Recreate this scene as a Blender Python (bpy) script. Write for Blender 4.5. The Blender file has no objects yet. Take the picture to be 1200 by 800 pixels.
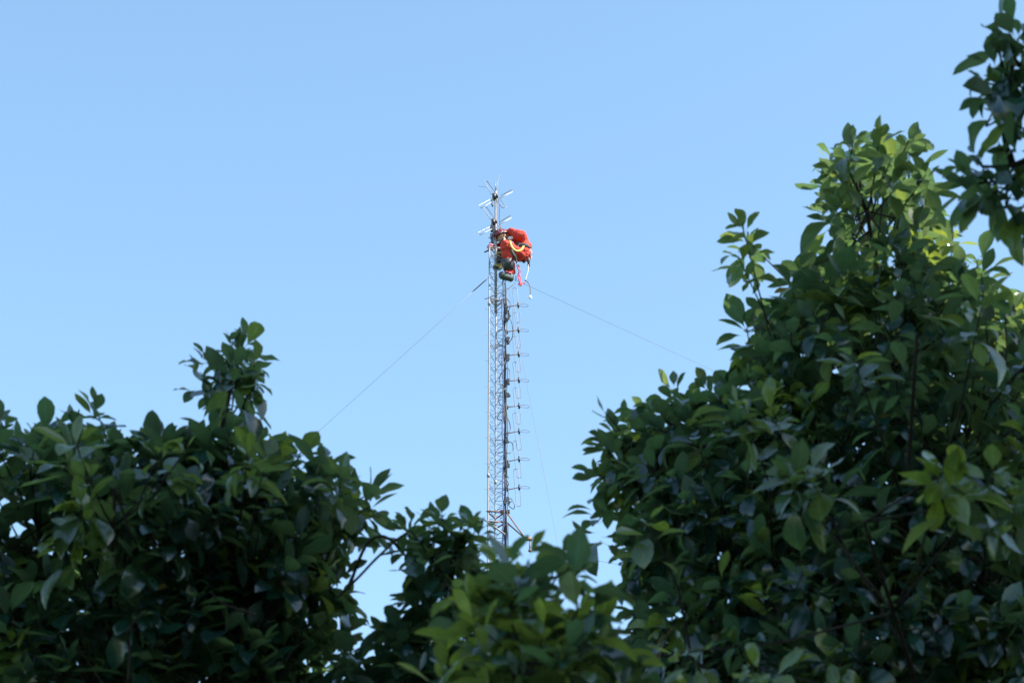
import bpy, bmesh, math, random
import numpy as np
from mathutils import Vector, Matrix
R = math.radians
rng = np.random.default_rng(7)
random.seed(7)
SC = bpy.context.scene
COL = SC.collection

# ------------------------------------------------------------------ camera, sky, sun, exposure
EYE = Vector((0, 0, 1.6)); PITCH = R(30); LENS = 85.0
K = 36.0 / LENS / 1200.0                       # one photograph pixel at unit depth
cam = bpy.data.cameras.new('camera'); cam.lens = LENS; cam.sensor_width = 36
cam.clip_end = 3000; cam.clip_start = 0.05
cam.dof.use_dof = True; cam.dof.focus_distance = 34.0; cam.dof.aperture_fstop = 5.6
camo = bpy.data.objects.new('camera', cam); COL.objects.link(camo)
camo.location = EYE; camo.rotation_euler = (R(90) + PITCH, 0, 0)
SC.camera = camo

SUN_EL, SUN_AZ = 45.0, 115.0                  # azimuth from +Y, positive to the right
S = Vector((math.sin(R(SUN_AZ)) * math.cos(R(SUN_EL)), math.cos(R(SUN_AZ)) * math.cos(R(SUN_EL)), math.sin(R(SUN_EL))))
W = bpy.data.worlds.new('World'); SC.world = W; W.use_nodes = True
nt = W.node_tree; bg = nt.nodes['Background']
sky = nt.nodes.new('ShaderNodeTexSky'); sky.sky_type = 'NISHITA'; sky.sun_disc = False
sky.sun_elevation = R(SUN_EL); sky.sun_rotation = R(SUN_AZ)
sky.air_density = 1.0; sky.dust_density = 0.6; sky.ozone_density = 1.0
tint = nt.nodes.new('ShaderNodeMix'); tint.data_type = 'RGBA'; tint.blend_type = 'MULTIPLY'; tint.inputs[0].default_value = 1
tint.inputs[7].default_value = (.965, 1.065, 1.0, 1)
nt.links.new(sky.outputs[0], tint.inputs[6]); nt.links.new(tint.outputs[2], bg.inputs[0]); bg.inputs[1].default_value = 0.15
sun = bpy.data.lights.new('sun', 'SUN'); sun.energy = 5.0; sun.angle = R(0.5); sun.color = (1, .93, .82)
suno = bpy.data.objects.new('sun', sun); COL.objects.link(suno)
suno.rotation_euler = S.to_track_quat('Z', 'Y').to_euler(); suno.location = (-20, -10, 30)
SC.view_settings.view_transform = 'Standard'; SC.view_settings.look = 'None'
SC.view_settings.exposure = 1.24; SC.view_settings.gamma = 1.0
SC.render.engine = 'CYCLES'
SC.cycles.use_denoising = True
SC.cycles.max_bounces = 8; SC.cycles.transmission_bounces = 6; SC.cycles.transparent_max_bounces = 4

# ------------------------------------------------------------------ helpers
def ray(px, py):
    return Vector((0, math.cos(PITCH), math.sin(PITCH))) + Vector((1, 0, 0)) * (px - 600) * K \
        + Vector((0, -math.sin(PITCH), math.cos(PITCH))) * (400 - py) * K
def at_d(px, py, d):                            # point at slant distance d
    return EYE + ray(px, py).normalized() * d
def at_y(px, py, Y):                            # point at depth Y along the ground
    r = ray(px, py); return EYE + r * (Y / r.y)

def link(o, parent=None):
    COL.objects.link(o)
    if parent is not None: o.parent = parent
    return o
def tag(o, label=None, cat=None, group=None, kind=None):
    if label: o['label'] = label
    if cat: o['category'] = cat
    if group: o['group'] = group
    if kind: o['kind'] = kind
    return o
def empty(name, loc, label=None, cat=None, group=None):
    o = bpy.data.objects.new(name, None); o.location = loc; o.empty_display_size = .2
    link(o); tag(o, label, cat, group)
    return o
def copy_tree(o, parent=None):
    c = o.copy(); COL.objects.link(c); c.parent = parent
    for ch in o.children: copy_tree(ch, c)
    return c

class MB:                                       # collects geometry in world space
    def __init__(s): s.v = []; s.f = []; s.m = []
    def add(s, vs, fs, m=0):
        b = len(s.v); s.v += [tuple(v) for v in vs]
        for f in fs: s.f.append(tuple(i + b for i in f)); s.m.append(m)
        return s
    def tube(s, pts, r, n=6, m=0, cap=True, closed=False):
        pts = [Vector(p) for p in pts]; k = len(pts)
        rs = list(r) if hasattr(r, '__len__') else [r] * k
        up = None; vs = []
        for i, p in enumerate(pts):
            if closed: d = pts[(i + 1) % k] - pts[i - 1]
            else: d = pts[min(i + 1, k - 1)] - pts[max(i - 1, 0)]
            if d.length < 1e-9: d = Vector((0, 0, 1))
            d.normalize()
            if up is None:
                up = d.orthogonal().normalized()
            else:
                up = up - d * up.dot(d)
                up = up.normalized() if up.length > 1e-6 else d.orthogonal().normalized()
            w = d.cross(up)
            for j in range(n):
                a = 2 * math.pi * j / n
                vs.append(p + (up * math.cos(a) + w * math.sin(a)) * rs[i])
        fs = []
        for i in range(k if closed else k - 1):
            i2 = (i + 1) % k
            for j in range(n):
                fs.append((i * n + j, i * n + (j + 1) % n, i2 * n + (j + 1) % n, i2 * n + j))
        if cap and not closed:
            fs.append(tuple(range(n))[::-1]); fs.append(tuple((k - 1) * n + j for j in range(n)))
        return s.add(vs, fs, m)
    def box(s, c, size, M=None, m=0):
        c = Vector(c); h = [x / 2 for x in size]
        vs = [Vector((x * h[0], y * h[1], z * h[2])) for x in (-1, 1) for y in (-1, 1) for z in (-1, 1)]
        if M is not None: vs = [M @ v for v in vs]
        return s.add([c + v for v in vs], [(0, 1, 3, 2), (4, 6, 7, 5), (0, 4, 5, 1), (2, 3, 7, 6), (0, 2, 6, 4), (1, 5, 7, 3)], m)
    def ball(s, c, r, m=0, n=10, k=6):
        c = Vector(c); r = Vector(r) if hasattr(r, '__len__') else Vector((r, r, r))
        vs = []; fs = []
        for i in range(k + 1):
            t = math.pi * i / k
            for j in range(n):
                a = 2 * math.pi * j / n
                vs.append(c + Vector((r.x * math.sin(t) * math.cos(a), r.y * math.sin(t) * math.sin(a), r.z * math.cos(t))))
        for i in range(k):
            for j in range(n):
                fs.append((i * n + j, (i + 1) * n + j, (i + 1) * n + (j + 1) % n, i * n + (j + 1) % n))
        return s.add(vs, fs, m)
    def build(s, name, mats, parent=None, smooth=True):
        off = Vector((0, 0, 0))
        if parent is not None:
            p = parent
            while p is not None: off += p.location; p = p.parent
        me = bpy.data.meshes.new(name)
        me.from_pydata([(v[0] - off.x, v[1] - off.y, v[2] - off.z) for v in s.v], [], s.f)
        mats = mats if isinstance(mats, (list, tuple)) else [mats]
        for mm in mats: me.materials.append(mm)
        me.polygons.foreach_set('material_index', s.m)
        if smooth: me.polygons.foreach_set('use_smooth', [len(f) == 4 for f in s.f])
        me.validate(); me.update()
        return link(bpy.data.objects.new(name, me), parent)

def smooth_path(pts, n=8):                      # Catmull-Rom
    P = [Vector(p) for p in pts]; P = [P[0] * 2 - P[1]] + P + [P[-1] * 2 - P[-2]]; out = []
    for i in range(1, len(P) - 2):
        a, b, c, d = P[i - 1:i + 3]
        for k in range(n):
            t = k / n
            out.append(.5 * ((2 * b) + (c - a) * t + (2 * a - 5 * b + 4 * c - d) * t * t + (3 * b - a - 3 * c + d) * t ** 3))
    out.append(P[-2]); return out

def mat(name, col, rough=.6, metal=0., noise=None, scale=20, bump=0, spec=.5):
    m = bpy.data.materials.new(name); m.use_nodes = True; t = m.node_tree; b = t.nodes['Principled BSDF']
    b.inputs['Base Color'].default_value = (*col, 1); b.inputs['Roughness'].default_value = rough
    b.inputs['Metallic'].default_value = metal; b.inputs['Specular IOR Level'].default_value = spec
    if noise or bump:
        tc = t.nodes.new('ShaderNodeTexCoord'); nz = t.nodes.new('ShaderNodeTexNoise')
        nz.inputs['Scale'].default_value = scale; nz.inputs['Detail'].default_value = 6
        t.links.new(tc.outputs['Object'], nz.inputs['Vector'])
        if noise:
            rp = t.nodes.new('ShaderNodeValToRGB'); rp.color_ramp.elements[0].position = .35; rp.color_ramp.elements[1].position = .65
            rp.color_ramp.elements[0].color = (*col, 1); rp.color_ramp.elements[1].color = (*noise, 1)
            t.links.new(nz.outputs['Fac'], rp.inputs[0]); t.links.new(rp.outputs[0], b.inputs['Base Color'])
        if bump:
            bp = t.nodes.new('ShaderNodeBump'); bp.inputs['Strength'].default_value = .6; bp.inputs['Distance'].default_value = bump
            t.links.new(nz.outputs['Fac'], bp.inputs['Height']); t.links.new(bp.outputs[0], b.inputs['Normal'])
    return m

M = dict(
    steel=mat('galvanised_steel', (.19, .19, .22), .55, .1, (.25, .245, .26), 9),
    rust=mat('painted_steel_red_brown', (.16, .085, .065), .65, 0, (.22, .14, .11), 14),
    alu=mat('bright_aluminium', (.42, .43, .45), .45, .1),
    dull=mat('dull_aluminium', (.17, .18, .21), .5, .3, (.22, .23, .25), 30),
    dark=mat('black_fitting', (.035, .037, .045), .5),
    cable=mat('black_coax_jacket', (.065, .07, .085), .45),
    bluecable=mat('blue_coax_jacket', (.05, .08, .22), .5),
    wire=mat('guy_wire_strand', (.17, .185, .21), .5, .3),
    orange=mat('orange_coverall_cloth', (.54, .044, .027), .85, 0, (.43, .033, .022), 7, .012),
    skin=mat('skin', (.42, .24, .17), .55),
    hair=mat('hair', (.02, .017, .015), .6),
    helmet=mat('dark_red_helmet_shell', (.15, .014, .026), .4),
    boot=mat('black_boot_leather', (.022, .024, .03), .5, 0, (.04, .042, .05), 18),
    sole=mat('dark_teal_rubber', (.03, .055, .06), .7),
    yellow=mat('yellow_webbing', (.50, .40, .10), .7),
    webbing=mat('black_webbing', (.025, .026, .034), .8),
    rope=mat('magenta_rope', (.42, .05, .12), .8, 0, (.55, .16, .22), 60),
    cord=mat('pale_cord', (.72, .66, .66), .8),
    white=mat('white_plastic', (.82, .82, .80), .5),
    pink=mat('pinkish_tool_grip', (.55, .16, .20), .5),
    bark=mat('grey_brown_bark', (.016, .014, .012), .9, 0, (.032, .027, .021), 25, .01, .12),
    green_wood=mat('green_twig_bark', (.05, .055, .03), .7),
    wall=mat('beige_render', (.42, .38, .33), .85, 0, (.37, .34, .30), 1.5),
    glass=mat('window_glass', (.03, .04, .05), .1),
    frame=mat('window_frame', (.7, .7, .68), .5),
    conc=mat('concrete', (.33, .32, .30), .9, 0, (.26, .25, .24), 3, .01),
    grass=mat('ground_grass', (.045, .075, .022), .95, 0, (.075, .085, .04), .8, .02),
)

# ------------------------------------------------------------------ ground
g = MB(); n = 24; e = 900
gv = [(-e + 2 * e * i / n, -e + 2 * e * j / n, 0) for i in range(n + 1) for j in range(n + 1)]
g.add(gv, [(i * (n + 1) + j, (i + 1) * (n + 1) + j, (i + 1) * (n + 1) + j + 1, i * (n + 1) + j + 1) for i in range(n) for j in range(n)])
tag(g.build('ground', M['grass']), kind='structure')

# ------------------------------------------------------------------ unseen block added behind the camera on the right, to shade the trees
ZB, YB = 7.5, 9.8                               # the shade line: height ZB at depth YB
slope = math.tan(R(SUN_EL)) / -math.cos(R(SUN_AZ))
BY = 1.0; BZ = ZB + slope * (YB - BY) if slope < 4 else 20
bx0, bx1 = 9.0, 62.0
bd = empty('added_shade_building', ((bx0 + bx1) / 2, BY - 7, 0), 'tall beige block added out of view on the right to shade the trees', 'building')
mb = MB(); mb.box(((bx0 + bx1) / 2, BY - 7, BZ / 2 - .3), (bx1 - bx0, 14, BZ - .6)); mb.build('wall', M['wall'], bd, False)
mb = MB(); mb.box(((bx0 + bx1) / 2, BY - 7, BZ - .3), (bx1 - bx0 + .3, 14.3, .594)); mb.build('parapet', M['conc'], bd, False)
w0 = MB(); fx = bx0 + 3
w0.box((fx, BY + .03, 2.2), (1.5, .06, 1.5)); wo = w0.build('window', M['frame'], bd, False)
gl = MB(); gl.box((fx - .36, BY + .07, 2.2), (.64, .02, 1.36)); gl.box((fx + .36, BY + .07, 2.2), (.64, .02, 1.36)); gl.build('pane', M['glass'], wo, False)
k = 0
nfl = int((BZ - 2) // 3); step = 3.6 + max(0, (nfl * 14 - 98)) * .0
ncol = min(14, 98 // max(1, nfl)); dx = (bx1 - bx0 - 6) / (ncol - 1)
for fl in range(nfl):
    for c in range(ncol):
        if fl == 0 and c == 0: continue
        o = copy_tree(wo, bd); o.location = (c * dx, 0, fl * 3.0)

# ------------------------------------------------------------------ the radio mast
MY = 32.5
mx = at_y(582, 470, MY).x
ZT = at_y(580, 290, MY).z                       # top of the lattice
PT = at_y(580, 224, MY).z                       # top of the tube
mast = empty('radio_mast', (mx, MY, 0), 'slim galvanised three legged lattice radio mast rising above the trees', 'radio mast')
RC = .146
legA = [R(a) for a in (214, 334, 96)]
def legp(i, z, r=RC): return Vector((mx + r * math.cos(legA[i]), MY + r * math.sin(legA[i]), z))
mb = MB(); mb.box((mx, MY, .25), (1.2, 1.2, .5)); mb.build('footing', M['conc'], mast, False)
for i in range(3):
    mb = MB(); pts = [legp(i, z) for z in np.linspace(.5, ZT, 14)]; mb.tube(pts, .0125, 8)
    z = 3.0
    while z < ZT: mb.tube([legp(i, z - .03), legp(i, z + .03)], .022, 8); z += 3.0
    mb.build('leg', M['steel'], mast)
P = .165
for a, b in ((0, 1), (1, 2), (2, 0)):           # one welded zigzag of rod for each face
    mb = MB(); z = .6; side = 0; pts = []
    while z < ZT - .02:
        pts.append(legp((a, b)[side], z)); side ^= 1; z += P / 1.0 * .62
    for p, q in zip(pts[:-1], pts[1:]): mb.tube([p, q], .0042, 5, cap=False)
    z = .6
    while z < ZT:
        mb.tube([legp(a, z), legp(b, z)], .0045, 5, cap=False); z += P * .62 * 8
    mb.build('bracing', M['steel'], mast)
mb = MB(); mb.tube([(mx - .02, MY, ZT - 1.2), (mx - .024, MY, PT)], .022, 10)
mb.build('top_tube', M['steel'], mast)
for zc in (ZT - 1.0, ZT - .05):
    mb = MB(); mb.tube([legp(i, zc) for i in range(3)] , .012, 6, closed=True)
    for i in range(3): mb.tube([legp(i, zc), (mx - .02, MY, zc)], .008, 6)
    mb.build('tube_support', M['steel'], mast)
# step pegs on the left leg
for k, py in enumerate(range(366, 600, 30)):
    p = at_y(573.4 - (py - 366) / 110, py, MY); q = legp(0, p.z)
    mb = MB(); mb.tube([q, q + Vector((-.045, -.01, 0)), q + Vector((-.05, -.01, .02))], .004, 5); mb.build('step_peg', M['steel'], mast)
# welded steel star bracket that takes the lower guys
zb = at_y(590, 614, MY).z; zt_ = at_y(590, 602, MY).z
mb = MB(); L1, L0, L2 = legp(1, zt_), legp(0, zt_), legp(2, zt_)
for zz in (zt_, zb): mb.tube([legp(i, zz, RC + .02) for i in range(3)], .014, 6, closed=True)
mb.box(legp(1, zt_) + Vector((0, -.01, 0)), (.14, .05, .05))
tipR = at_y(616, 631, MY - .25); tipL = at_y(568, 611, MY - .15)
for z0 in (zt_, zb): mb.tube([legp(1, z0, RC + .02), tipR], .011, 6)
mb.tube([legp(0, zt_, RC + .02), legp(1, zt_ , RC + .02)], .010, 6)
mb.build('star_bracket', M['rust'], mast)
mb = MB(); mb.tube([legp(0, zb, RC + .03) + Vector((-.03, 0, .03)), at_y(592, 626, MY - .2)], .014, 8)
mb.build('pale_strut', M['steel'], mast)
mb = MB(); mb.box(tipR + Vector((.03, 0, 0)), (.13, .04, .05)); q = tipR + Vector((.06, 0, -.03))
mb.tube([q, q + Vector((0, 0, -.15))], .012, 6); mb.ball(q + Vector((0, 0, -.16)), .025)
mb.build('shackle', M['rust'], mast)

# coax runs clipped to the right leg, with slack loops
def pxp(px, py, dy=0): return at_y(px, py, MY + dy)
for k, (x0, rr, mm) in enumerate(((592.5, .011, 'cable'), (594.5, .009, 'cable'), (591, .009, 'bluecable'), (596, .007, 'cable'))):
    mb = MB(); pts = []
    for py in range(322 if k < 2 else 350, 660, 8):
        t = (py - 320) / 330
        wob = 0.7 * math.sin(py * .09 + k * 2) + random.uniform(-.5, .5)
        p = pxp(x0 + t * 1.0 - 2.2 + wob, py, -.075 - .012 * k); pts.append(p)
    pts.append(Vector((pts[-1].x, pts[-1].y, 8))); pts.append(Vector((pts[-1].x, pts[-1].y, .6)))
    mb.tube(smooth_path(pts, 2), rr, 6); mb.build('coaxial_cable', M[mm], mast)
loops = [[(594, 350), (598, 356), (596, 364), (593, 368)], [(592, 372), (599, 376), (601, 392), (597, 401), (593, 404)], [(590, 386), (583, 388), (581.5, 395), (585, 403), (590, 405)],
         [(588, 404), (582, 404), (579, 407), (581, 408.5), (588, 403)], [(593, 414), (586, 416), (584.5, 422), (589, 428), (594, 420)],
         [(592, 430), (597, 434), (597, 446), (590, 452), (585, 446), (588, 436), (594, 432)], [(590, 440), (586, 448), (590, 456), (596, 450)], [(591, 456), (586, 462), (584.5, 470), (589, 476), (593, 462)],
         [(591, 482), (586, 484), (583, 490), (588, 492)], [(592, 486), (596, 492), (598, 502), (594, 510)], [(594, 517), (600, 519), (601, 526), (597, 531), (593, 530)],
         [(589, 529), (582, 532), (580.5, 537), (584, 542), (591, 542)], [(594, 586), (599, 584), (603, 592), (601, 596), (595, 590), (600, 587)], [(593, 562), (596, 566), (594, 572)], [(596, 540), (593, 552), (596, 560)]]
for k, L in enumerate(loops):
    mb = MB(); pts = [pxp(a, b, -.09 - .05 * math.sin(i * 1.3 + k)) for i, (a, b) in enumerate(L)]
    mb.tube(smooth_path(pts, 5), .0062, 6); mb.build('slack_coax_loop', M['cable'], mast)
for py in (364.5, 374, 399, 420, 448, 463, 514, 546, 586):
    mb = MB(); c = pxp(593.5, py, -.09)
    for _ in range(3):
        mb.box(c + Vector((random.uniform(-.02, .035), random.uniform(-.02, .02), random.uniform(-.04, .04))), (.04, .035, random.uniform(.04, .08)), Matrix.Rotation(random.uniform(-.5, .5), 3, 'Y'))
    mb.build('junction_box', M['dark'], mast, False)

# ------------------------------------------------------------------ eight circularly polarised dipole bays on the right of the mast
bays = [360, 389, 417, 447, 477, 508, 541, 574]
words_ = ['topmost', 'second', 'third', 'fourth', 'fifth', 'sixth', 'seventh', 'lowest']
refp = pxp(592, bays[0])
def make_bay():
    o = pxp(592, bays[0], -.08); t = empty('dipole_antenna', o)
    def L(dx, dy, dz): return o + Vector((dx, dy, dz))
    mb = MB(); mb.tube([L(0, 0, 0), L(.2, -.03, .02)], .008, 8); mb.build('boom', M['rust'], t)
    mb = MB(); mb.box(L(.205, -.03, .02), (.028, .034, .085)); mb.build('clamp', M['dark'], t)
    mb = MB(); mb.tube([L(.03, 0, -.03), L(.03, 0, .03)], .013, 8); mb.build('boom_mount', M['dark'], t)
    # tall folded loop: two rods joined by round bends, leaning a little
    h = .27; lean = .05; w = .036; pts = []
    for a in np.linspace(0, math.pi, 7): pts.append(L(.150 + w * math.cos(a), -.03, h + .03 + w * math.sin(a)))
    for a in np.linspace(math.pi, 2 * math.pi, 7): pts.append(L(.200 + w * math.cos(a), -.03, -h + .01 + w * math.sin(a)))
    mb = MB(); mb.tube(pts, .0048, 6, closed=True); mb.build('vertical_loop', M['dull'], t)
    # slim hairpin that lies level and points away to the right
    pts = [L(.22, -.055, .02), L(.30, -.062, .02), L(.345, -.055, .015), L(.36, -.03, .012), L(.345, -.002, .01), L(.30, .002, .012), L(.22, -.005, .02)]
    mb = MB(); mb.tube(smooth_path(pts, 4), .0032, 6); mb.build('hairpin_element', M['rust'], t)
    return t
bay = make_bay()
for k, py in enumerate(bays):
    o = bay if k == 0 else copy_tree(bay)
    o.location = pxp(592 + k * .12, py, -.08)
    o.rotation_euler = (random.uniform(-.03, .03), random.uniform(-.03, .03), random.uniform(-.12, .12)) if k else (0, 0, 0)
    tag(o, 'slender loop dipole bolted to the right side of the mast, %s of the eight bays' % words_[k], 'antenna', 'dipole bays stacked up the mast')

# ------------------------------------------------------------------ two turnstile antennas on the top tube
def turnstile(cx, cy, bright, dark_, label):
    c = pxp(cx, cy, 0); t = empty('turnstile_antenna', c, label, 'antenna', 'crossed dipole antennas at the mast head')
    mb = MB(); mb.box(c + Vector((-.012, -.03, 0)), (.06, .05, .085)); mb.box(c + Vector((.03, -.02, .01)), (.04, .06, .05)); mb.tube([c + Vector((0, 0, -.06)), c + Vector((0, 0, .06))], .03, 8)
    mb.tube(smooth_path([c + Vector((-.03, -.04, -.03)), c + Vector((-.05, -.04, -.12)), c + Vector((-.035, -.03, -.2))], 4), .014, 6)
    mb.build('hub', M['dark'], t)
    for (p0, p1, q0, q1, mm, rr) in bright + dark_:  # sunlight on one rod pair is put into a paler aluminium
        a, b, d_, e_ = pxp(*p0), pxp(*p1), pxp(*q0), pxp(*q1)
        mb = MB(); mb.tube([a, b, e_, d_], rr, 6); mb.build('folded_dipole', M[mm], t)
    return t
turnstile(580, 231, [((574, 234, -.05), (560.8, 241, -.22), (576, 237, -.1), (563.8, 244, -.28), 'alu', .0066), ((587, 229.5, .06), (599, 222.5, .2), (585, 232.5, .02), (600.5, 225, .14), 'alu', .0066)],
          [((576.5, 228, .05), (567.5, 213, .3), (580, 225, .1), (571, 212.5, .35), 'dull', .0066), ((585, 232, -.05), (593.5, 243, -.3), (582, 235, -.1), (588.5, 243.5, -.35), 'dull', .0066)],
          'upper crossed dipole antenna with bright loops at the very top of the mast')
turnstile(579, 261, [((574, 266, -.05), (560.2, 272.5, -.22), (576, 268.5, -.1), (562.6, 275.2, -.28), 'alu', .0066), ((586, 260, .06), (598, 252.5, .2), (585, 263, .02), (599, 255.5, .14), 'alu', .0066)],
          [((576, 258.5, .05), (566.5, 244.5, .3), (579.5, 256, .1), (570.5, 243, .35), 'dull', .0066), ((583, 264, -.05), (589, 271, -.2), (581, 266, -.1), (586.5, 273, -.25), 'dull', .0066)],
          'lower crossed dipole antenna with bright loops, just above the worker')
wp = empty('whip_antenna', pxp(580.6, 226), 'thin whip rod pointing up at the tip of the mast', 'antenna')
mb = MB(); mb.tube([pxp(580.6, 228), pxp(582, 219), pxp(585.6, 204)], [.010, .006, .003], 6); mb.build('rod', M['dull'], wp)
mb = MB(); mb.tube([pxp(580.4, 224), pxp(580.6, 212)], .008, 6); mb.build('stub', M['dull'], wp)
mb = MB(); mb.tube([pxp(570, 219.5, .1), pxp(560.5, 218.2, .2)], .003, 5); mb.build('side_rod', M['dull'], wp)
mb = MB(); mb.tube(smooth_path([pxp(583.5, 231, -.03), pxp(585.3, 240, -.03), pxp(585.2, 258, -.03), pxp(587, 268, -.03), pxp(588, 272, -.03)], 6), .0075, 6)
tag(mb.build('feed_cable', M['cable']), 'dark feed cable hanging beside the tube between the two crossed antennas', 'cable')
# fittings under the lower antenna
for (a, b, sz) in ((578, 268, .06), (576.5, 277, .055), (580, 272, .05), (577, 283, .045)):
    mb = MB(); mb.box(pxp(a, b, -.03), (sz, .05, sz * 1.6), Matrix.Rotation(random.uniform(-.4, .4), 3, 'Y')); mb.tube([pxp(a - 4, b + 2, -.04), pxp(a + 3, b - 2, -.03)], .006, 6)
    mb.build('tube_clamp', M['dark'], mast, False)

# ------------------------------------------------------------------ guy wires
def guy(px_a, B, radius, far, label, start=None, r=.0026, fit=True):
    A = pxp(*px_a)
    rb = ray(*B); best = None
    for s in np.linspace(MY * .3, MY * 3.2, 3000):       # where along the sight line the wire passes
        Q = EYE + rb * (s / rb.y)
        if Q.z >= A.z - .05: continue
        t = A.z / (A.z - Q.z); G = A + (Q - A) * t
        rad = math.hypot(G.x - mx, G.y - MY)
        if (s > MY) != far: continue
        d_ = abs(rad - radius)
        if best is None or d_ < best[0]: best = (d_, G, rad)
    G = best[1]; print('guy', label[:30], [round(x, 1) for x in G], round(best[2], 1))
    t = empty('guy_wire', G, label, 'guy wire', 'guy wires bracing the mast')
    pts = [A + (G - A) * k for k in np.linspace(0, 1, 24)]
    L = (G - A).length
    for i, p in enumerate(pts): p.z -= .012 * L * 4 * (i / 23) * (1 - i / 23) * .5
    mb = MB(); mb.tube(pts, r, 5); mb.build('strand', M['wire'], t)
    if fit:
        d = (G - A).normalized(); mb = MB(); mb.tube([A + d * .04, A + d * .10, A + d * .34, A + d * .4], [.004, .009, .009, .004], 6)
        mb.build('turnbuckle', M['dark'], t)
    mb = MB(); mb.box((G.x, G.y, .15), (.7, .7, .3)); mb.build('anchor_block', M['conc'], t, False)
guy((574, 324, -.08), (385, 490), 15, True, 'thin guy wire running from the mast down to the left tree')
guy((591, 322, -.05), (850, 435), 15, True, 'thin guy wire running from the mast down to the right tree', fit=False)
guy((596, 338, -.1), (650, 610), 13, False, 'steep guy wire dropping close beside the dipoles', fit=False)
guy((620, 641, -.25), (721, 650), 12, False, 'lower guy wire leaving the star bracket to the right', fit=False)

# ------------------------------------------------------------------ the worker
PX = lambda zx, zy, dy=0: at_y(565 + zx * .1062, 255 + zy * .1062, MY + dy)
pers = empty('person', PX(450, 400, -.02), 'worker in orange coverall and dark red helmet bent over beside the mast top', 'person')
caps = []                                        # tapered capsules (a, b, ra, rb, kind)
def cap(a, b, ra, rb, k): caps.append((Vector(a), Vector(b), ra, rb, k))
pelv = PX(455, 395, .02); waist = PX(462, 325, .04); chest = PX(420, 245, .06); upch = PX(375, 205, .08); neck = PX(315, 205, .06); head = PX(228, 222, .02)
cap(pelv, waist, .135, .125, 0); cap(waist, chest, .118, .120, 0); cap(chest, upch, .120, .100, 0)
cap(PX(455, 395, -.10), PX(460, 400, .14), .105, .105, 0); cap(PX(440, 425, -.04), PX(380, 420, .06), .085, .10, 0)
cap(upch, neck, .075, .05, 0); cap(neck, head, .05, .06, 1)
cap(PX(215, 212, .0), PX(240, 218, .03), .085, .08, 1); cap(PX(208, 236, -.01), PX(214, 246, -.01), .055, .045, 1)  # skull and jaw
cap(PX(186, 232, -.02), PX(196, 222, -.02), .014, .011, 1)                                                     # nose
for ex in (-.07, .10): cap(PX(236, 224, ex), PX(240, 234, ex), .016, .012, 1)                                     # ears
hipN = PX(430, 405, -.12); kneeN = PX(262, 312, -.20); ankN = PX(298, 600, -.04)
cap(hipN, kneeN, .094, .086, 0); cap(kneeN, PX(285, 450, -.12), .088, .086, 0); cap(PX(285, 450, -.12), ankN, .086, .07, 0)
cap(PX(335, 520, -.04), PX(340, 600, .0), .045, .035, 0)
cap(ankN, PX(310, 655, -.03), .055, .05, 2); cap(PX(310, 655, -.03), PX(215, 630, -.10), .045, .035, 2)
hipF = PX(420, 400, .16); kneeF = PX(225, 330, .20); ankF = PX(172, 510, .14)
cap(hipF, kneeF, .105, .075, 0); cap(kneeF, PX(200, 400, .18), .07, .06, 0); cap(PX(200, 400, .18), ankF, .056, .046, 2)
cap(ankF, PX(178, 545, .14), .045, .045, 2); cap(PX(178, 545, .14), PX(150, 552, .02), .042, .035, 2)
shN = PX(430, 200, -.13); elN = PX(318, 160, -.02); wrN = PX(262, 158, .20)
cap(chest, shN, .11, .085, 0); cap(shN, elN, .078, .064, 0); cap(elN, wrN, .056, .04, 0); cap(upch, PX(345, 195, .28), .09, .08, 0)
shF = PX(345, 195, .28); elF = PX(205, 300, .26); wrF = PX(140, 322, .08)
cap(shF, elF, .07, .052, 0); cap(elF, wrF, .05, .032, 0)
def hand(w, d, across, curl):                    # palm, four unequal bent fingers and a thumb
    d = d.normalized(); a = (across - d * across.dot(d)).normalized(); nrm = d.cross(a) * curl
    pe = w + d * .085
    cap(w, pe, .026, .030, 3); cap(w + a * .015, pe + a * .024, .02, .017, 3); cap(w - a * .015, pe - a * .024, .02, .017, 3)
    for j, (o, l) in enumerate(((.034, .066), (.012, .076), (-.012, .070), (-.034, .054))):
        p0 = pe + a * o; p1 = p0 + d * l * .5 + nrm * l * .15; p2 = p1 + d * l * .12 + nrm * l * .38; p3 = p2 - d * l * .16 + nrm * l * .2
        cap(p0, p1, .0105, .0098, 3); cap(p1, p2, .0098, .009, 3); cap(p2, p3, .009, .0078, 3)
    t0 = w + d * .03 + a * .03; t1 = t0 + a * .03 + d * .02 + nrm * .012; t2 = t1 + d * .022 + nrm * .03
    cap(t0, t1, .013, .012, 3); cap(t1, t2, .0115, .0095, 3)
hand(wrN, PX(225, 160, .16) - wrN, Vector((0, 0, 1)), 1)
hand(wrF, PX(95, 330, -.02) - wrF, Vector((0, .3, 1)), -1)

mb = MB()
for a, b, ra, rb, k_ in caps:
    n = max(2, int((b - a).length / (min(ra, rb) * .5)) + 1)
    mb.tube([a.lerp(b, i / (n - 1)) for i in range(n)], [ra + (rb - ra) * i / (n - 1) for i in range(n)], 14)
    mb.ball(a, ra, 0, 14, 8); mb.ball(b, rb, 0, 14, 8)
body = mb.build('body', [M['orange'], M['skin'], M['boot'], M['webbing']], pers)
rm = body.modifiers.new('remesh', 'REMESH'); rm.mode = 'VOXEL'; rm.voxel_size = .0075; rm.use_smooth_shade = True
sm_ = body.modifiers.new('smooth', 'SMOOTH'); sm_.iterations = 4; sm_.factor = .5
dg = bpy.context.evaluated_depsgraph_get(); dg.update()
me = bpy.data.meshes.new_from_object(body.evaluated_get(dg)); old = body.data; body.modifiers.clear(); body.data = me
bpy.data.meshes.remove(old); me.name = 'body'
if len(me.materials) < 4:
    me.materials.clear()
    for mm in ('orange', 'skin', 'boot', 'webbing'): me.materials.append(M[mm])
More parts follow.
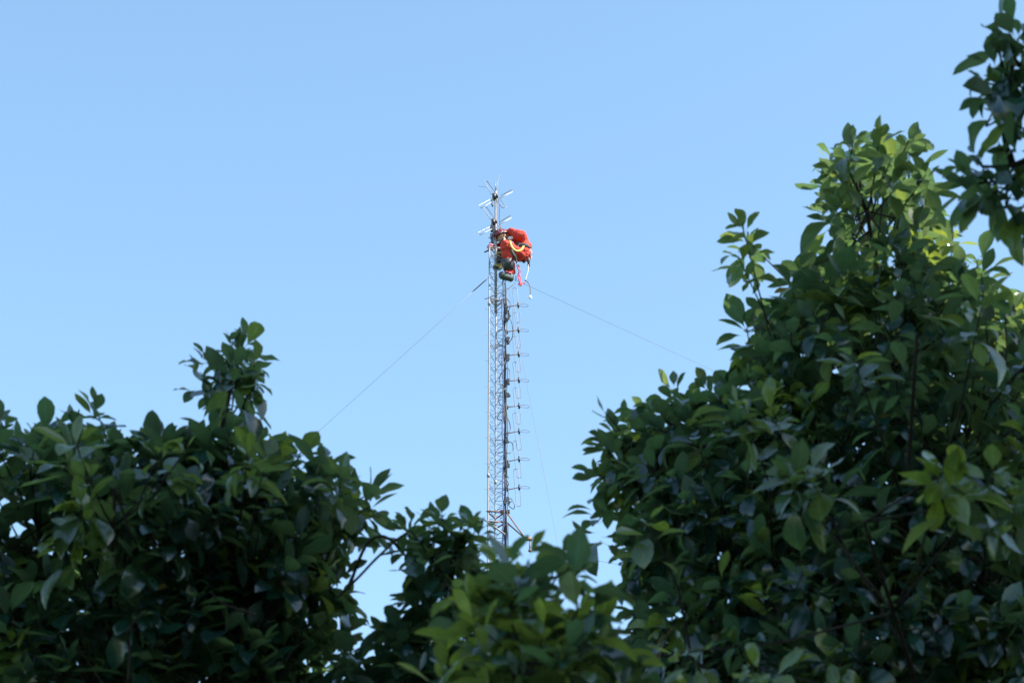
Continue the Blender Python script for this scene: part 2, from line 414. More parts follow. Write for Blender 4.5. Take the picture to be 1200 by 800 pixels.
nf = len(me.polygons); cc = np.empty(nf * 3); me.polygons.foreach_get('center', cc); cc = cc.reshape(-1, 3) + np.array(pers.location)
from mathutils import noise as mn
co = np.array([v.co[:] for v in me.vertices]); nr = np.array([v.normal[:] for v in me.vertices])
dsp = np.array([(abs(mn.noise(Vector((c[0] * 9, c[1] * 9, c[2] * 13 + 3)))) - .2) * .032 + mn.noise(Vector(c * 4)) * .018 for c in co])
hd = np.linalg.norm(co + np.array(pers.location) - np.array(head), axis=1) < .17
dsp[hd] *= .1; hw = np.zeros(len(co), bool)
for w_ in (wrN, wrF): hw |= np.linalg.norm(co + np.array(pers.location) - np.array(w_), axis=1) < .22
dsp[hw] *= .1
me.vertices.foreach_set('co', (co + nr * dsp[:, None]).ravel()); me.update()   # creases of the loose cloth
me.polygons.foreach_get('center', cc2 := np.empty(nf * 3)); cc = cc2.reshape(-1, 3) + np.array(pers.location)
bd_ = np.full(nf, 1e9); bk = np.zeros(nf, int)
for a, b, ra, rb, k_ in caps:
    A = np.array(a); D = np.array(b - a); L2 = max(D @ D, 1e-9)
    t = np.clip(((cc - A) @ D) / L2, 0, 1); d = np.linalg.norm(cc - A - t[:, None] * D, axis=1) - (ra + (rb - ra) * t)
    u = d < bd_; bd_[u] = d[u]; bk[u] = k_
me.polygons.foreach_set('material_index', bk.astype(np.int32)); me.polygons.foreach_set('use_smooth', np.ones(nf, bool)); me.update()

def strap(pts, w, th, name, mm, parent, out=Vector((0, -1, 0))):
    pts = smooth_path(pts, 6); vs = []; fs = []
    for i, p in enumerate(pts):
        d = (pts[min(i + 1, len(pts) - 1)] - pts[max(i - 1, 0)]).normalized()
        s = d.cross(out).normalized() * w / 2; o = out * th / 2
        vs += [p - s - o, p + s - o, p + s + o, p - s + o]
    for i in range(len(pts) - 1):
        for j in range(4): fs.append((4 * i + j, 4 * i + (j + 1) % 4, 4 * i + 4 + (j + 1) % 4, 4 * i + 4 + j))
    fs += [(3, 2, 1, 0), tuple(4 * (len(pts) - 1) + j for j in range(4))]
    return MB().add(vs, fs).build(name, mm, parent)
# helmet: half shell with rim and chin strap
hc = PX(214, 200, .01); hm = MB(); vs = []; fs = []
ax = (PX(190, 150) - PX(228, 222)).normalized(); fr = (PX(150, 225, -.05) - PX(215, 205)); fr = (fr - ax * fr.dot(ax)).normalized(); sd = ax.cross(fr)
for i in range(9):
    t = (math.pi / 2) * i / 8 * 1.12
    for j in range(20):
        a = 2 * math.pi * j / 20; rim = 1.12 if i == 8 else 1
        vs.append(hc + ax * .115 * math.cos(t) + (fr * .125 * math.cos(a) + sd * .105 * math.sin(a)) * math.sin(t) * rim)
for i in range(8):
    for j in range(20): fs.append((i * 20 + j, i * 20 + (j + 1) % 20, (i + 1) * 20 + (j + 1) % 20, (i + 1) * 20 + j))
hel = hm.add(vs, fs).build('helmet', M['helmet'], pers)
so = hel.modifiers.new('shell', 'SOLIDIFY'); so.thickness = .006
strap([hc + sd * .1 - ax * .03, PX(225, 245, -.06), PX(205, 258, -.03)], .018, .003, 'chin_strap', M['webbing'], pers)
mb = MB(); mb.ball(PX(243, 240, -.06), (.022, .012, .028)); mb.build('ear_defender', M['white'], pers)
strap([PX(345, 215, -.06), PX(300, 238, -.09), PX(318, 218, -.08)], .05, .02, 'collar', M['white'], pers)
# harness
strap([PX(308, 255, -.24), PX(318, 300, -.30), PX(345, 345, -.32), PX(390, 368, -.31), PX(432, 352, -.29), PX(460, 312, -.24)], .034, .006, 'yellow_lanyard', M['yellow'], pers)
strap([PX(380, 275, -.11), PX(420, 300, -.13), PX(470, 300, -.14), PX(525, 318, -.08), PX(530, 330, .04)], .06, .012, 'waist_belt', M['webbing'], pers)
strap([PX(322, 355, -.34), PX(338, 395, -.34), PX(368, 440, -.30), PX(384, 500, -.16)], .05, .010, 'leg_loop_and_shadow', M['webbing'], pers)  # leg loop, widened and lengthened to stand in for the dark shadow beside it
strap([PX(400, 300, -.14), PX(395, 330, -.15), PX(450, 355, -.15), PX(485, 390, -.14), PX(485, 440, -.13)], .03, .008, 'hip_strap', M['webbing'], pers)
mb = MB()
for (a, b, s1, s2) in ((490, 360, .05, .09), (488, 410, .045, .08), (512, 480, .035, .06), (514, 520, .03, .05), (460, 480, .035, .05), (400, 325, .05, .05), (525, 405, .022, .06)):
    c = PX(a, b, -.08 + random.uniform(-.05, .05)); mb.ball(c, (s1 * .75, s1 * .6, s2 * .75))
mb.build('tool_pouch', M['webbing'], pers)
for (a, b) in ((532, 385), (515, 360), (530, 440)):
    c = PX(a, b, -.08); mb = MB(); mb.tube([c + Vector((.022 * math.cos(t), 0, .045 * math.sin(t))) for t in np.linspace(0, 2 * math.pi, 12)[:-1]], .006, 6, closed=True); mb.build('carabiner', M['alu'], pers)
# boots: shafts, soles, trim, knee pad
mb = MB(); c0, c1 = PX(276, 455, -.13), PX(296, 582, -.06)
mb.tube([c0, c0.lerp(c1, .5), c1], [.088, .096, .082], 16); bt = mb.build('boot', M['boot'], pers)
mb = MB(); s0, s1 = PX(325, 672, -.04), PX(205, 638, -.12); d = (s1 - s0)
mb.tube([s0 - d * .12, s0, s0.lerp(s1, .3), s0.lerp(s1, .65), s1, s1 + d * .1], [.04, .056, .053, .056, .05, .03], 14)
mb.build('sole', M['sole'], bt)
strap([PX(248, 590, -.11), PX(285, 600, -.13), PX(330, 610, -.09)], .02, .006, 'lace_band', M['rope'], bt)
mb = MB(); c0, c1 = PX(205, 385, .17), PX(172, 520, .13); mb.tube([c0, c0.lerp(c1, .5), c1], [.062, .062, .055], 14); bt2 = mb.build('boot', M['boot'], pers)
mb = MB(); s0, s1 = PX(200, 548, .16), PX(145, 556, .0); d = s1 - s0; mb.tube([s0 - d * .2, s0, s0.lerp(s1, .5), s1, s1 + d * .2], [.028, .044, .04, .042, .022], 12); mb.build('sole', M['sole'], bt2)
for (a, b, r_) in ((193, 415, .066), (186, 445, .065)):
    c = PX(a, b, .155); dd = (c1 - c0).normalized() * .018; mb = MB(); mb.tube([c - dd, c + dd], r_, 14); mb.build('yellow_band', M['yellow'], bt2)
mb = MB(); mb.tube([PX(210, 532, .12), PX(140, 538, -.01)], [.046, .036], 12); mb.build('toe_cap', M['yellow'], bt2)
# tool in his hand, rope and cables round him
tl = empty('hand_tool', PX(100, 330, .0), 'pinkish gripped tool held against the left mast leg', 'tool')
mb = MB(); mb.tube([PX(70, 318, 0), PX(105, 345, -.02)], .038, 10); mb.ball(PX(98, 310, -.02), (.05, .04, .035)); mb.build('grip', M['pink'], tl)
mb = MB(); mb.tube([PX(25, 382, -.05), PX(75, 360, -.02), PX(140, 335, 0)], [.010, .016, .014], 8); mb.build('shaft', M['dark'], tl)
mb = MB()
for (o1, o2) in ((0, 0), (9, .03), (-8, -.03)):
    mb.tube(smooth_path([PX(392 + o1, 525, -.06 + o2), PX(412 + o1 * .4, 590, -.07 + o2), PX(405 + o1, 640, -.08), PX(418 + o1, 700, -.07 + o2), PX(424 + o1 * 1.3, 742, -.06)], 6), .011, 6)
mb.tube(smooth_path([PX(400, 730, -.06), PX(425, 750, -.08), PX(450, 725, -.07), PX(470, 718, -.06)], 5), .012, 6)
tag(mb.build('rope_sling', M['rope']), 'magenta rope sling dangling beneath the worker in orange', 'rope')
mb = MB(); mb.tube(smooth_path([PX(508, 520, -.06), PX(508, 580, -.06), PX(495, 630, -.06), PX(478, 690, -.06)], 6), .0055, 6)
tag(mb.build('cord', M['cord']), 'thin pale cord hanging from the harness right of the rope sling', 'cord')
mb = MB(); mb.tube(smooth_path([PX(372, 640, -.05), PX(372, 690, -.07), PX(350, 735, -.1), PX(250, 805, -.16), PX(120, 865, -.2), PX(28, 900, -.2)], 6), .0065, 6)
tag(mb.build('loose_cable', M['cable']), 'loose black cable slanting across the mast below the boots', 'cable')
cb = empty('plug_cable', PX(520, 740, -.06), 'short black cable hanging free with a white plug at its end', 'cable')
mb = MB(); mb.tube(smooth_path([PX(468, 692, -.06), PX(495, 705, -.06), PX(525, 745, -.06), PX(532, 800, -.06), PX(531, 860, -.06)], 6), .0075, 6); mb.build('flex', M['cable'], cb)
mb = MB(); mb.ball(PX(531, 878, -.06), (.026, .026, .034)); mb.build('plug', M['white'], cb)

# ------------------------------------------------------------------ leaves
def leaf_material():
    m = bpy.data.materials.new('broad_leaf'); m.use_nodes = True; t = m.node_tree; N = t.nodes; Lk = t.links
    N.remove(N['Principled BSDF'])
    at = N.new('ShaderNodeAttribute'); at.attribute_name = 'leaf_colour'
    au = N.new('ShaderNodeAttribute'); au.attribute_name = 'leaf_uv'
    sx = N.new('ShaderNodeSeparateXYZ'); Lk.new(au.outputs['Vector'], sx.inputs[0])
    ab = N.new('ShaderNodeMath'); ab.operation = 'ABSOLUTE'; Lk.new(sx.outputs[1], ab.inputs[0])
    mr = N.new('ShaderNodeMapRange'); mr.inputs[1].default_value = .02; mr.inputs[2].default_value = .14; mr.inputs[3].default_value = 1; mr.inputs[4].default_value = 0
    Lk.new(ab.outputs[0], mr.inputs[0])
    # side veins run forward from the midrib
    a1 = N.new('ShaderNodeMath'); a1.operation = 'MULTIPLY_ADD'; a1.inputs[1].default_value = -.16; Lk.new(ab.outputs[0], a1.inputs[0]); Lk.new(sx.outputs[0], a1.inputs[2])
    a2 = N.new('ShaderNodeMath'); a2.operation = 'MULTIPLY'; a2.inputs[1].default_value = 62; Lk.new(a1.outputs[0], a2.inputs[0])
    a3 = N.new('ShaderNodeMath'); a3.operation = 'SINE'; Lk.new(a2.outputs[0], a3.inputs[0])
    a4 = N.new('ShaderNodeMapRange'); a4.inputs[1].default_value = .75; a4.inputs[2].default_value = 1; a4.inputs[3].default_value = 0; a4.inputs[4].default_value = .4; Lk.new(a3.outputs[0], a4.inputs[0])
    mx_ = N.new('ShaderNodeMath'); mx_.operation = 'MAXIMUM'; Lk.new(mr.outputs[0], mx_.inputs[0]); Lk.new(a4.outputs[0], mx_.inputs[1])
    vc = N.new('ShaderNodeMix'); vc.data_type = 'RGBA'; vc.blend_type = 'MIX'
    hv = N.new('ShaderNodeHueSaturation'); hv.inputs['Value'].default_value = 1.9; hv.inputs['Saturation'].default_value = .8
    Lk.new(at.outputs['Color'], hv.inputs['Color']); Lk.new(at.outputs['Color'], vc.inputs[6]); Lk.new(hv.outputs[0], vc.inputs[7])
    fm = N.new('ShaderNodeMath'); fm.operation = 'MULTIPLY'; fm.inputs[1].default_value = .6; Lk.new(mx_.outputs[0], fm.inputs[0]); Lk.new(fm.outputs[0], vc.inputs[0])
    # blotches of wear
    tc = N.new('ShaderNodeTexCoord'); nz = N.new('ShaderNodeTexNoise'); nz.inputs['Scale'].default_value = 28; nz.inputs['Detail'].default_value = 4; Lk.new(tc.outputs['Object'], nz.inputs['Vector'])
    nm = N.new('ShaderNodeMapRange'); nm.inputs[1].default_value = .3; nm.inputs[2].default_value = .7; nm.inputs[3].default_value = .72; nm.inputs[4].default_value = 1.28; Lk.new(nz.outputs['Fac'], nm.inputs[0])
    h2 = N.new('ShaderNodeHueSaturation'); Lk.new(vc.outputs[2], h2.inputs['Color']); Lk.new(nm.outputs[0], h2.inputs['Value'])
    # paler, duller underside
    ge = N.new('ShaderNodeNewGeometry'); un = N.new('ShaderNodeMix'); un.data_type = 'RGBA'
    h3 = N.new('ShaderNodeHueSaturation'); h3.inputs['Saturation'].default_value = .98; h3.inputs['Value'].default_value = 1.2; Lk.new(h2.outputs[0], h3.inputs['Color'])
    Lk.new(ge.outputs['Backfacing'], un.inputs[0]); Lk.new(h2.outputs[0], un.inputs[6]); Lk.new(h3.outputs[0], un.inputs[7])
    pb = N.new('ShaderNodeBsdfPrincipled'); pb.inputs['Specular IOR Level'].default_value = .65
    rg = N.new('ShaderNodeMix'); rg.data_type = 'FLOAT'; rg.inputs[2].default_value = .19; rg.inputs[3].default_value = .58
    Lk.new(ge.outputs['Backfacing'], rg.inputs[0]); Lk.new(rg.outputs[0], pb.inputs['Roughness'])
    Lk.new(un.outputs[2], pb.inputs['Base Color'])
    bp = N.new('ShaderNodeBump'); bp.inputs['Strength'].default_value = .5; bp.inputs['Distance'].default_value = .003; Lk.new(nz.outputs['Fac'], bp.inputs['Height']); Lk.new(bp.outputs[0], pb.inputs['Normal'])
    tr = N.new('ShaderNodeBsdfTranslucent'); h4 = N.new('ShaderNodeHueSaturation'); h4.inputs['Hue'].default_value = .46; h4.inputs['Saturation'].default_value = 1.1; h4.inputs['Value'].default_value = 6.0
    Lk.new(h2.outputs[0], h4.inputs['Color'])
    tm = N.new('ShaderNodeMix'); tm.data_type = 'RGBA'; tm.inputs[0].default_value = .5; tm.inputs[7].default_value = (.36, .48, .09, 1)
    Lk.new(h4.outputs[0], tm.inputs[6]); Lk.new(tm.outputs[2], tr.inputs['Color'])
    ms = N.new('ShaderNodeMixShader'); ms.inputs[0].default_value = .28; Lk.new(pb.outputs[0], ms.inputs[1]); Lk.new(tr.outputs[0], ms.inputs[2])
    Lk.new(ms.outputs[0], N['Material Output'].inputs[0])
    return m
LEAF = leaf_material()
TT = np.array([0, .16, .22, .33, .46, .60, .74, .87, .95, 1.0])
WW = np.array([.022, .020, .12, .52, .82, 1.0, .93, .58, .22, .012])
def unit(v): return v / np.maximum(np.linalg.norm(v, axis=-1, keepdims=True), 1e-9)

def leaves_mesh(name, B, A, Nn, L, Wd, curl, fold, colr, parent):
    n = len(B); nt_ = len(TT)
    A = unit(A); Nn = unit(Nn - A * np.sum(A * Nn, 1, keepdims=True)); Sd = np.cross(A, Nn)
    th = curl[:, None] * np.clip(TT[None] - .1, 0, 1)            # bend angle grows along the leaf
    dt = np.diff(TT, prepend=0)
    X = np.cumsum(np.cos(th) * dt, 1); Z = -np.cumsum(np.sin(th) * dt, 1)
    mid = B[:, None] + (A[:, None] * X[..., None] + Nn[:, None] * Z[..., None]) * L[:, None, None]
    nl = A[:, None] * np.sin(th)[..., None] + Nn[:, None] * np.cos(th)[..., None]
    ph = rng.uniform(0, 6.28, (n, 2, 1)); am = rng.uniform(.0, .16, (n, 1)); fq = rng.uniform(9, 15, (n, 1))
    TW = TT[None] ** rng.uniform(.8, 1.3, (n, 1))                # some leaves widest near the tip, some near the stalk
    V = np.empty((n, nt_, 3, 3)); half = Wd[:, None] * .5 * np.interp(TW, TT, WW)
    V[:, :, 1] = mid
    for j, s in ((0, -1), (2, 1)):
        wav = am * np.sin(fq * TT[None] + ph[:, (s + 1) // 2]) * half
        sk = 1 + .12 * s * rng.uniform(-1, 1, (n, 1))
        V[:, :, j] = mid + Sd[:, None] * (s * half * sk * np.cos(fold)[:, None])[..., None] + nl * (half * np.sin(fold)[:, None] + wav)[..., None]
    nv = nt_ * 3; V = V.reshape(-1, 3)
    q = []
    for i in range(nt_ - 1):
        for j in range(2): a = i * 3 + j; q.append((a, a + 3, a + 4, a + 1))
    q = np.array(q)[:, ::-1]
    F = (np.arange(n)[:, None, None] * nv + q[None]).reshape(-1, 4)
    off = np.array(parent.location)
    me = bpy.data.meshes.new(name); me.vertices.add(len(V)); me.vertices.foreach_set('co', (V - off).astype(np.float32).ravel())
    me.loops.add(F.size); me.loops.foreach_set('vertex_index', F.astype(np.int32).ravel())
    me.polygons.add(len(F)); me.polygons.foreach_set('loop_start', np.arange(0, F.size, 4, dtype=np.int32))
    me.polygons.foreach_set('use_smooth', np.ones(len(F), bool))
    ca = me.attributes.new('leaf_colour', 'FLOAT_COLOR', 'POINT')
    cv = np.ones((n, nv, 4), np.float32); cv[:, :, :3] = colr[:, None]
    ca.data.foreach_set('color', cv.ravel())
    ua = me.attributes.new('leaf_uv', 'FLOAT_VECTOR', 'POINT'); uv = np.zeros((n, nt_, 3, 3), np.float32)
    uv[..., 0] = TT[None, :, None]; uv[:, :, 0, 1] = -1; uv[:, :, 2, 1] = 1
    ua.data.foreach_set('vector', uv.ravel())
    me.materials.append(LEAF); me.update(calc_edges=True)
    return link(bpy.data.objects.new(name, me), parent)

def inside(poly, p):
    x, y = p[:, 0], p[:, 1]; c = np.zeros(len(p), bool); P = np.array(poly, float); j = len(P) - 1
    for i in range(len(P)):
        xi, yi, xj, yj = *P[i], *P[j]
        c ^= ((yi > y) != (yj > y)) & (x < (xj - xi) * (y - yi) / (yj - yi + 1e-12) + xi); j = i
    return c
def edge_dist(poly, p):
    P = np.array(poly, float); d = np.full(len(p), 1e9)
    for i in range(len(P)):
        a, b = P[i - 1], P[i]; ab = b - a; t = np.clip(((p - a) @ ab) / (ab @ ab + 1e-9), 0, 1)
        d = np.minimum(d, np.linalg.norm(p - a - t[:, None] * ab, axis=1))
    return d
def kmeans(X, k, it=6):
    c = X[rng.choice(len(X), k, replace=False)]
    for _ in range(it):
        l = np.argmin(((X[:, None] - c[None]) ** 2).sum(2), 1)
        for i in range(k):
            if (l == i).any(): c[i] = X[l == i].mean(0)
    return c, l

DARKG, MIDG, YOUNG_SUNLIT, AUT = np.array([.003, .016, .019]), np.array([.007, .034, .025]), np.array([.060, .098, .010]), np.array([.11, .06, .014])  # the yellow green of young leaves also carries painted sunlight on top sprigs

def tree(name, label, group, poly, holes, d0, thick, n_vis, n_off, leaf, base, trunk_r, up=.5, droop=.5, young=.06, feature=(), inset=20, per=(10, 17), extra=(), limbs=7, tilt=0.0, thin=None):
    """poly: crown outline as seen in the photograph; it gets its own distance d0 and a rounded depth of 'thick' metres"""
    P = np.array(poly, float); lo, hi = P.min(0), P.max(0)
    pts = []; cnt = [0, 0]; ppm = 1 / (K * d0)
    acc = []
    while cnt[0] < n_vis or cnt[1] < n_off:
        c = rng.uniform(lo, hi, (4000, 2)); m = inside(poly, c)
        for h in holes: m &= ~inside(h, c)
        c = c[m]; ed = edge_dist(poly, c)
        for h in holes: ed = np.minimum(ed, edge_dist(h, c))
        m = ed > np.where(rng.random(len(ed)) < .12, 2, inset * rng.uniform(.7, 1.5, len(ed))); c, ed = c[m], ed[m]
        for q, e_ in zip(c, ed):
            vis = -30 < q[0] < 1230 and -30 < q[1] < 830
            i = 0 if vis else 1
            if cnt[i] >= (n_vis, n_off)[i]: continue
            if thin and q[1] < thin[0] and rng.random() < thin[1]: continue
            cnt[i] += 1
            h = thick * (1 - math.exp(-e_ / 70.)) + .12
            acc.append((q[0], q[1], d0 + tilt * (q[1] - 500) / 300 + rng.uniform(-h, h)))
    T = np.array([at_d(*a) for a in acc]); nT = len(T)
    young_sunlit_f = (rng.random(nT) < young).astype(float); size = rng.uniform(.85, 1.15, nT)
    if feature:
        F = np.array([at_d(a, b, c) for a, b, c, s, y in feature]); T = np.vstack([T, F])
        young_sunlit_f = np.concatenate([young_sunlit_f, [f[4] for f in feature]]); size = np.concatenate([size, [f[3] * .88 for f in feature]]); nT = len(T)
    cen = T.mean(0); base = Vector(base); root = empty(name, base, label, 'tree', group)
    # trunk and limbs
    mb = MB(); top = Vector(cen) * .75 + Vector((base.x, base.y, cen[2])) * .25; top.z = max(1.8, T[:, 2].min() + .3 * (cen[2] - T[:, 2].min()))
    tp = smooth_path([base - Vector((0, 0, .1)), base.lerp(top, .35) + Vector((.08, .05, 0)), base.lerp(top, .7) + Vector((-.05, .04, 0)), top], 5)
    nn = len(tp); mb.tube(tp, [trunk_r * (1.25 if i == 0 else 1) * (1 - .45 * i / nn) for i in range(nn)], 12)
    mb.build('trunk', M['bark'], root)
    mb = MB(); c1, l1 = kmeans(T, limbs)
    for a in range(limbs):
        X = np.where(l1 == a)[0]
        if len(X) == 0: continue
        tgt = Vector(c1[a]); tgt = tgt + Vector((0, .3, 0)); mid = top.lerp(tgt, .5) + Vector(rng.normal(0, .12, 3)) + Vector((0, .2, -.10))
        lp = smooth_path([top, mid, tgt], 6); r0 = trunk_r * .42; mb.tube(lp, np.linspace(r0, .018, len(lp)), 8)
        k2 = max(1, len(X) // 12); c2, l2 = kmeans(T[X], k2, 4)
        for b in range(k2):
            Y = X[l2 == b]
            if len(Y) == 0: continue
            t2 = Vector(c2[b]); s_i = int(rng.integers(len(lp) // 3, len(lp))); s0 = lp[s_i]
            m2 = s0.lerp(t2, .5) + Vector(rng.normal(0, .05, 3)); bp_ = smooth_path([s0, m2, t2], 4); mb.tube(bp_, np.linspace(.014, .007, len(bp_)), 6)
            for j in Y:
                e_ = Vector(T[j]); s1 = bp_[int(rng.integers(len(bp_) // 2, len(bp_)))]
                m3 = s1.lerp(e_, .55) + Vector(rng.normal(0, .025, 3)) + Vector((0, 0, -.02))
                mb.tube([s1, s1.lerp(m3, .6), m3, e_], [.0055, .005, .0045, .003], 5, cap=False)
    for path, r0, r1 in extra:
        pp = smooth_path([at_d(*q) for q in path], 6); mb.tube(pp, np.linspace(r0, r1, len(pp)), 7)
    mb.build('branches', M['bark'], root)
    # leaves in whorls at the twig ends
    q = unit(unit(T - (cen - np.array([0, 0, .8]))) * .75 + np.array([0, 0, up]) + rng.normal(0, .3, (nT, 3)))
    cnts = rng.integers(per[0], per[1], nT); idx = np.repeat(np.arange(nT), cnts); n = len(idx)
    k_ = np.concatenate([np.arange(c) for c in cnts]); fr_ = k_ / np.repeat(cnts, cnts)          # 0 = newest, at the tip
    az = k_ * 2.39996 + np.repeat(rng.uniform(0, 6.28, nT), cnts) + rng.normal(0, .25, n)
    Q = q[idx]; ref = np.where(np.abs(Q[:, 2:3]) > .9, [[1., 0, 0]], [[0, 0, 1.]]); E1 = unit(np.cross(Q, ref)); E2 = np.cross(Q, E1)
    inc = np.radians(24 + 70 * fr_ + rng.normal(0, 12, n))
    A = Q * np.cos(inc)[:, None] + (E1 * np.cos(az)[:, None] + E2 * np.sin(az)[:, None]) * np.sin(inc)[:, None]
    A[:, 2] -= droop * (.35 + fr_) * rng.uniform(.4, 1.3, n); A = unit(A)
    Bp = T[idx] - Q * (.11 * leaf / .12 * fr_ * rng.uniform(.5, 1.3, n))[:, None]
    Nn = Q * .8 + np.array([0, 0, .55]) + rng.normal(0, .22, (n, 3))
    L = leaf * size[idx] * (.62 + .5 * np.sqrt(fr_)) * rng.uniform(.55, 1.28, n)
    Wd = L * rng.uniform(.36, .52, n); curl = rng.normal(.6, .65, n); fold = rng.normal(.28, .18, n)
    u = rng.random((n, 1)); colr = DARKG * (1 - u) + MIDG * u; y = (young_sunlit_f[idx] * (1 - .55 * fr_))[:, None]
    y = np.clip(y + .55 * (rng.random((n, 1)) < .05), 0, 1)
    colr = colr * (1 - y) + YOUNG_SUNLIT * y; a_ = (rng.random((n, 1)) < .0012); colr = np.where(a_, AUT, colr) * rng.uniform(.8, 1.2, (n, 1))
    leaves_mesh('crown', Bp, A, Nn, L, Wd, curl, fold, colr, root)
    print(name, 'leaves', n, 'z', T[:, 2].min().round(1), T[:, 2].max().round(1), 'cen', cen.round(1))

left_poly = [(-260, 720), (-200, 580), (-100, 505), (-30, 480), (10, 478), (35, 490), (60, 474), (95, 482), (125, 463), (150, 468), (175, 488), (205, 490), (238, 482), (246, 440), (236, 412), (242, 400), (258, 390), (280, 388), (298, 402), (312, 425), (300, 440), (284, 455), (288, 492), (335, 494), (375, 495), (388, 512), (412, 545), (436, 545), (440, 600), (436, 618), (412, 630), (420, 660), (424, 720), (420, 800), (400, 900), (300, 1050), (100, 1100), (-150, 1000)]
left_holes = [[(-5, 570), (8, 560), (40, 565), (42, 590), (25, 610), (-5, 600)]]
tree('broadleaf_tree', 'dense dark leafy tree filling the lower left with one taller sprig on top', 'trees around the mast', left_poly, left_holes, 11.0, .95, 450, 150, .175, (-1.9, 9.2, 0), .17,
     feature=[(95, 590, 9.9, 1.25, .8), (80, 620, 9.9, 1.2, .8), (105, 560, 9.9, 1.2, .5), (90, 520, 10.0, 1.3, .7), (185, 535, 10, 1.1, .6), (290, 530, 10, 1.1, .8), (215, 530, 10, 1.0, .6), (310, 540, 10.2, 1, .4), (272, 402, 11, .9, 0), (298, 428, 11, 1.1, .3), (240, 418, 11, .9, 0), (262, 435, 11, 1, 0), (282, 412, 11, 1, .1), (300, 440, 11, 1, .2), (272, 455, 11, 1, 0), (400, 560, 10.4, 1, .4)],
     extra=[([(150, 800, 9.9), (152, 760, 9.9), (148, 742, 9.85), (160, 725, 9.85), (172, 716, 9.9)], .007, .003), ([(300, 720, 9.9), (275, 712, 9.9), (258, 705, 9.85), (246, 692, 9.85)], .006, .003)])

centre_poly = [(440, 700), (436, 668), (448, 648), (455, 625), (466, 600), (500, 590), (515, 583), (540, 592), (575, 600), (585, 640), (600, 680), (620, 760), (640, 900), (600, 1050), (400, 1050), (380, 900), (400, 760), (420, 715)]
tree('broadleaf_tree', 'small open leafy tree with a bare arching branch, left of the mast foot', 'trees around the mast', centre_poly, [[(425, 640), (470, 655), (462, 685), (425, 690)]], 10.6, .6, 80, 55, .158, (-.9, 8.9, 0), .11, young=.03, limbs=4,
     extra=[([(395, 700, 10.3), (420, 676, 10.3), (440, 655, 10.3), (465, 632, 10.3), (480, 622, 10.4)], .006, .005), ([(408, 690, 10.4), (424, 648, 10.3), (434, 633, 10.3), (448, 628, 10.3), (461, 635, 10.3), (472, 648, 10.4), (490, 660, 10.5)], .0075, .006)],
     feature=[(482, 622, 10.3, 1.1, .2), (518, 606, 10.3, 1.2, .3), (552, 612, 10.2, 1.1, .5), (500, 640, 10.3, 1.1, 0)])

near_poly = [(505, 735), (520, 690), (560, 650), (590, 638), (625, 642), (640, 650), (650, 630), (680, 630), (692, 650), (690, 670), (715, 700), (750, 760), (790, 900), (700, 1100), (500, 1100), (430, 900), (480, 790)]
tree('young_tree', 'young tree with larger yellow green blurred leaves at the bottom centre', 'trees around the mast', near_poly, [[(620, 640), (640, 640), (650, 690), (630, 690)]], 7.6, .5, 60, 45, .175, (.1, 6.0, 0), .06, young=.38, limbs=4, inset=16, per=(7, 12),
     feature=[(655, 650, 8.5, .9, .3), (668, 655, 8.5, .9, .3), (595, 668, 7.6, 1.15, .6), (560, 690, 7.5, 1.1, .6), (700, 760, 7.3, 1.1, .6), (660, 770, 7.2, 1.2, .5), (620, 655, 7.6, 1.1, .6)])

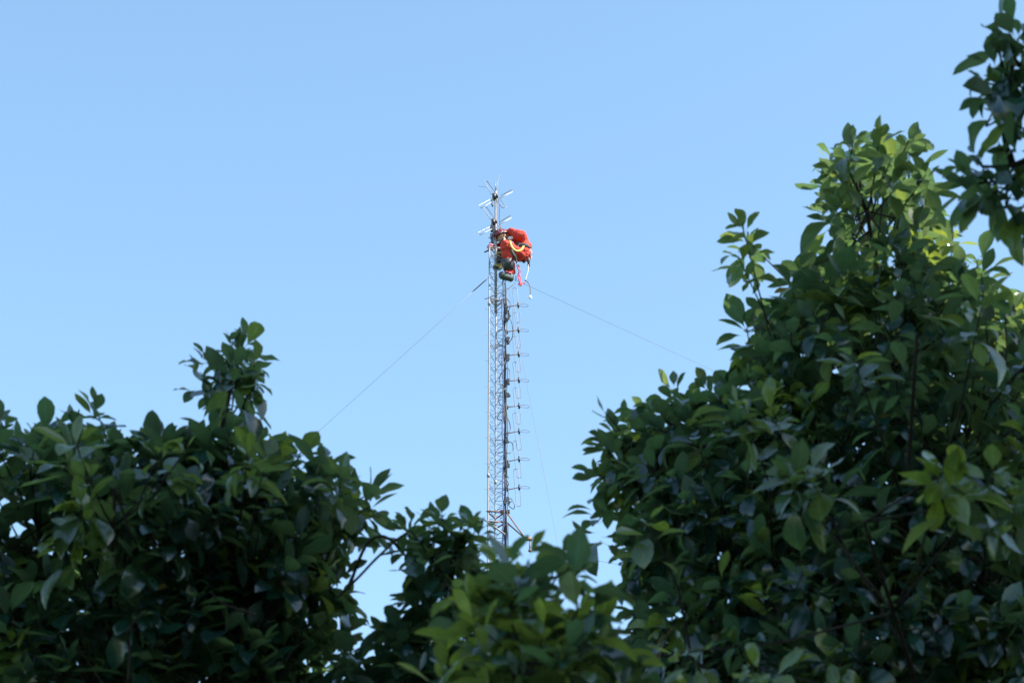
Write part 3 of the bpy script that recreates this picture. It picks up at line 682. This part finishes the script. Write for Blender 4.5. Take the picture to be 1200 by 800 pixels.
right_poly = [(672, 590), (670, 560), (692, 535), (692, 500), (704, 474), (725, 466), (745, 470), (765, 462), (790, 452), (820, 440), (845, 424), (868, 438), (880, 410), (872, 385), (892, 362), (896, 338), (880, 326), (848, 322), (842, 280), (860, 240), (880, 236), (905, 252), (925, 285), (950, 290), (968, 262), (956, 222), (945, 190), (962, 160), (968, 138), (1000, 132), (1040, 138), (1070, 136), (1095, 155), (1108, 190), (1108, 215), (1115, 250), (1135, 262), (1150, 296), (1188, 312), (1160, 330), (1200, 325), (1300, 260), (1450, 300), (1600, 600), (1500, 1000), (1200, 1100), (900, 1100), (720, 1000), (690, 820), (690, 740), (735, 690), (716, 668), (722, 620), (735, 590), (706, 606)]
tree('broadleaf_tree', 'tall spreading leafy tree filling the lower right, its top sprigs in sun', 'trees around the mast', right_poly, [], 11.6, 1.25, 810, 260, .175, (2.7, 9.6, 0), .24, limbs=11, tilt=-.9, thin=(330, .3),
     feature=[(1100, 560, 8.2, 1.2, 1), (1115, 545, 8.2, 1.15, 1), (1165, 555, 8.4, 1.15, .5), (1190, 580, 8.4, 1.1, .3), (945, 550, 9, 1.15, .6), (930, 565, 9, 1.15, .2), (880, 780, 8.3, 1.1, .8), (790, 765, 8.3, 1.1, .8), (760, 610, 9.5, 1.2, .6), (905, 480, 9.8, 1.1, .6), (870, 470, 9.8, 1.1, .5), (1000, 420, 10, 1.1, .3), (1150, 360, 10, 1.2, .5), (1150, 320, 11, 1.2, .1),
              (1000, 165, 11.6, .95, .5), (1030, 160, 11.7, .95, .5), (1065, 165, 11.7, .95, .5), (975, 195, 11.6, .9, .5), (1085, 205, 11.7, 1, .4), (870, 265, 11.5, .9, .5), (865, 300, 11.5, .9, .8), (1040, 200, 11.7, .95, .4), (712, 486, 11.2, 1, .1), (735, 492, 11.3, 1, .1), (706, 520, 11.2, 1, 0), (696, 556, 11.1, 1, .1), (712, 572, 11.2, 1, 0), (765, 484, 11.4, 1, .1), (792, 474, 11.4, 1, .1), (738, 530, 11.2, 1, .2), (770, 530, 11.3, 1, 0), (828, 456, 11.5, 1, .1), (725, 556, 11.2, 1, 0), (985, 235, 11.5, .9, .5)])  # top sprigs: sunlight partly put into the leaf colour through the young tone

over_poly = [(1145, 60), (1150, 20), (1170, 10), (1200, 20), (1260, -20), (1400, -120), (1560, 60), (1480, 420), (1300, 330), (1215, 250), (1175, 270), (1140, 262), (1108, 242), (1106, 200), (1108, 165), (1128, 158), (1150, 168), (1160, 150), (1140, 130), (1133, 95)]
tree('broadleaf_tree', 'nearer tree whose drooping leafy branch enters at the upper right corner', 'trees around the mast', over_poly, [[(1150, 150), (1185, 140), (1200, 175), (1165, 175)]], 9.4, .45, 22, 200, .178, (4.6, 7.4, 0), .2, up=.1, droop=.75, young=.03, inset=14, per=(5, 8), limbs=6,
     feature=[(1165, 45, 9.3, 1, 0), (1185, 40, 9.3, 1, 0), (1160, 75, 9.3, 1.1, 0), (1150, 190, 9.2, 1.1, .1), (1135, 215, 9.2, 1.1, .1), (1170, 200, 9.2, 1.1, 0), (1185, 175, 9.3, 1, 0), (1180, 105, 9.3, 1, 0), (1192, 70, 9.3, 1, 0), (1190, 130, 9.3, 1, 0), (1152, 98, 9.3, .9, 0), (1130, 196, 9.2, .9, .1), (1155, 226, 9.2, 1, 0), (1185, 228, 9.2, 1, 0)],
     extra=[([(1260, 60, 9.4), (1205, 80, 9.4), (1180, 60, 9.35), (1165, 45, 9.3)], .016, .005), ([(1260, 160, 9.4), (1210, 185, 9.3), (1180, 195, 9.25), (1150, 195, 9.2)], .016, .005)])
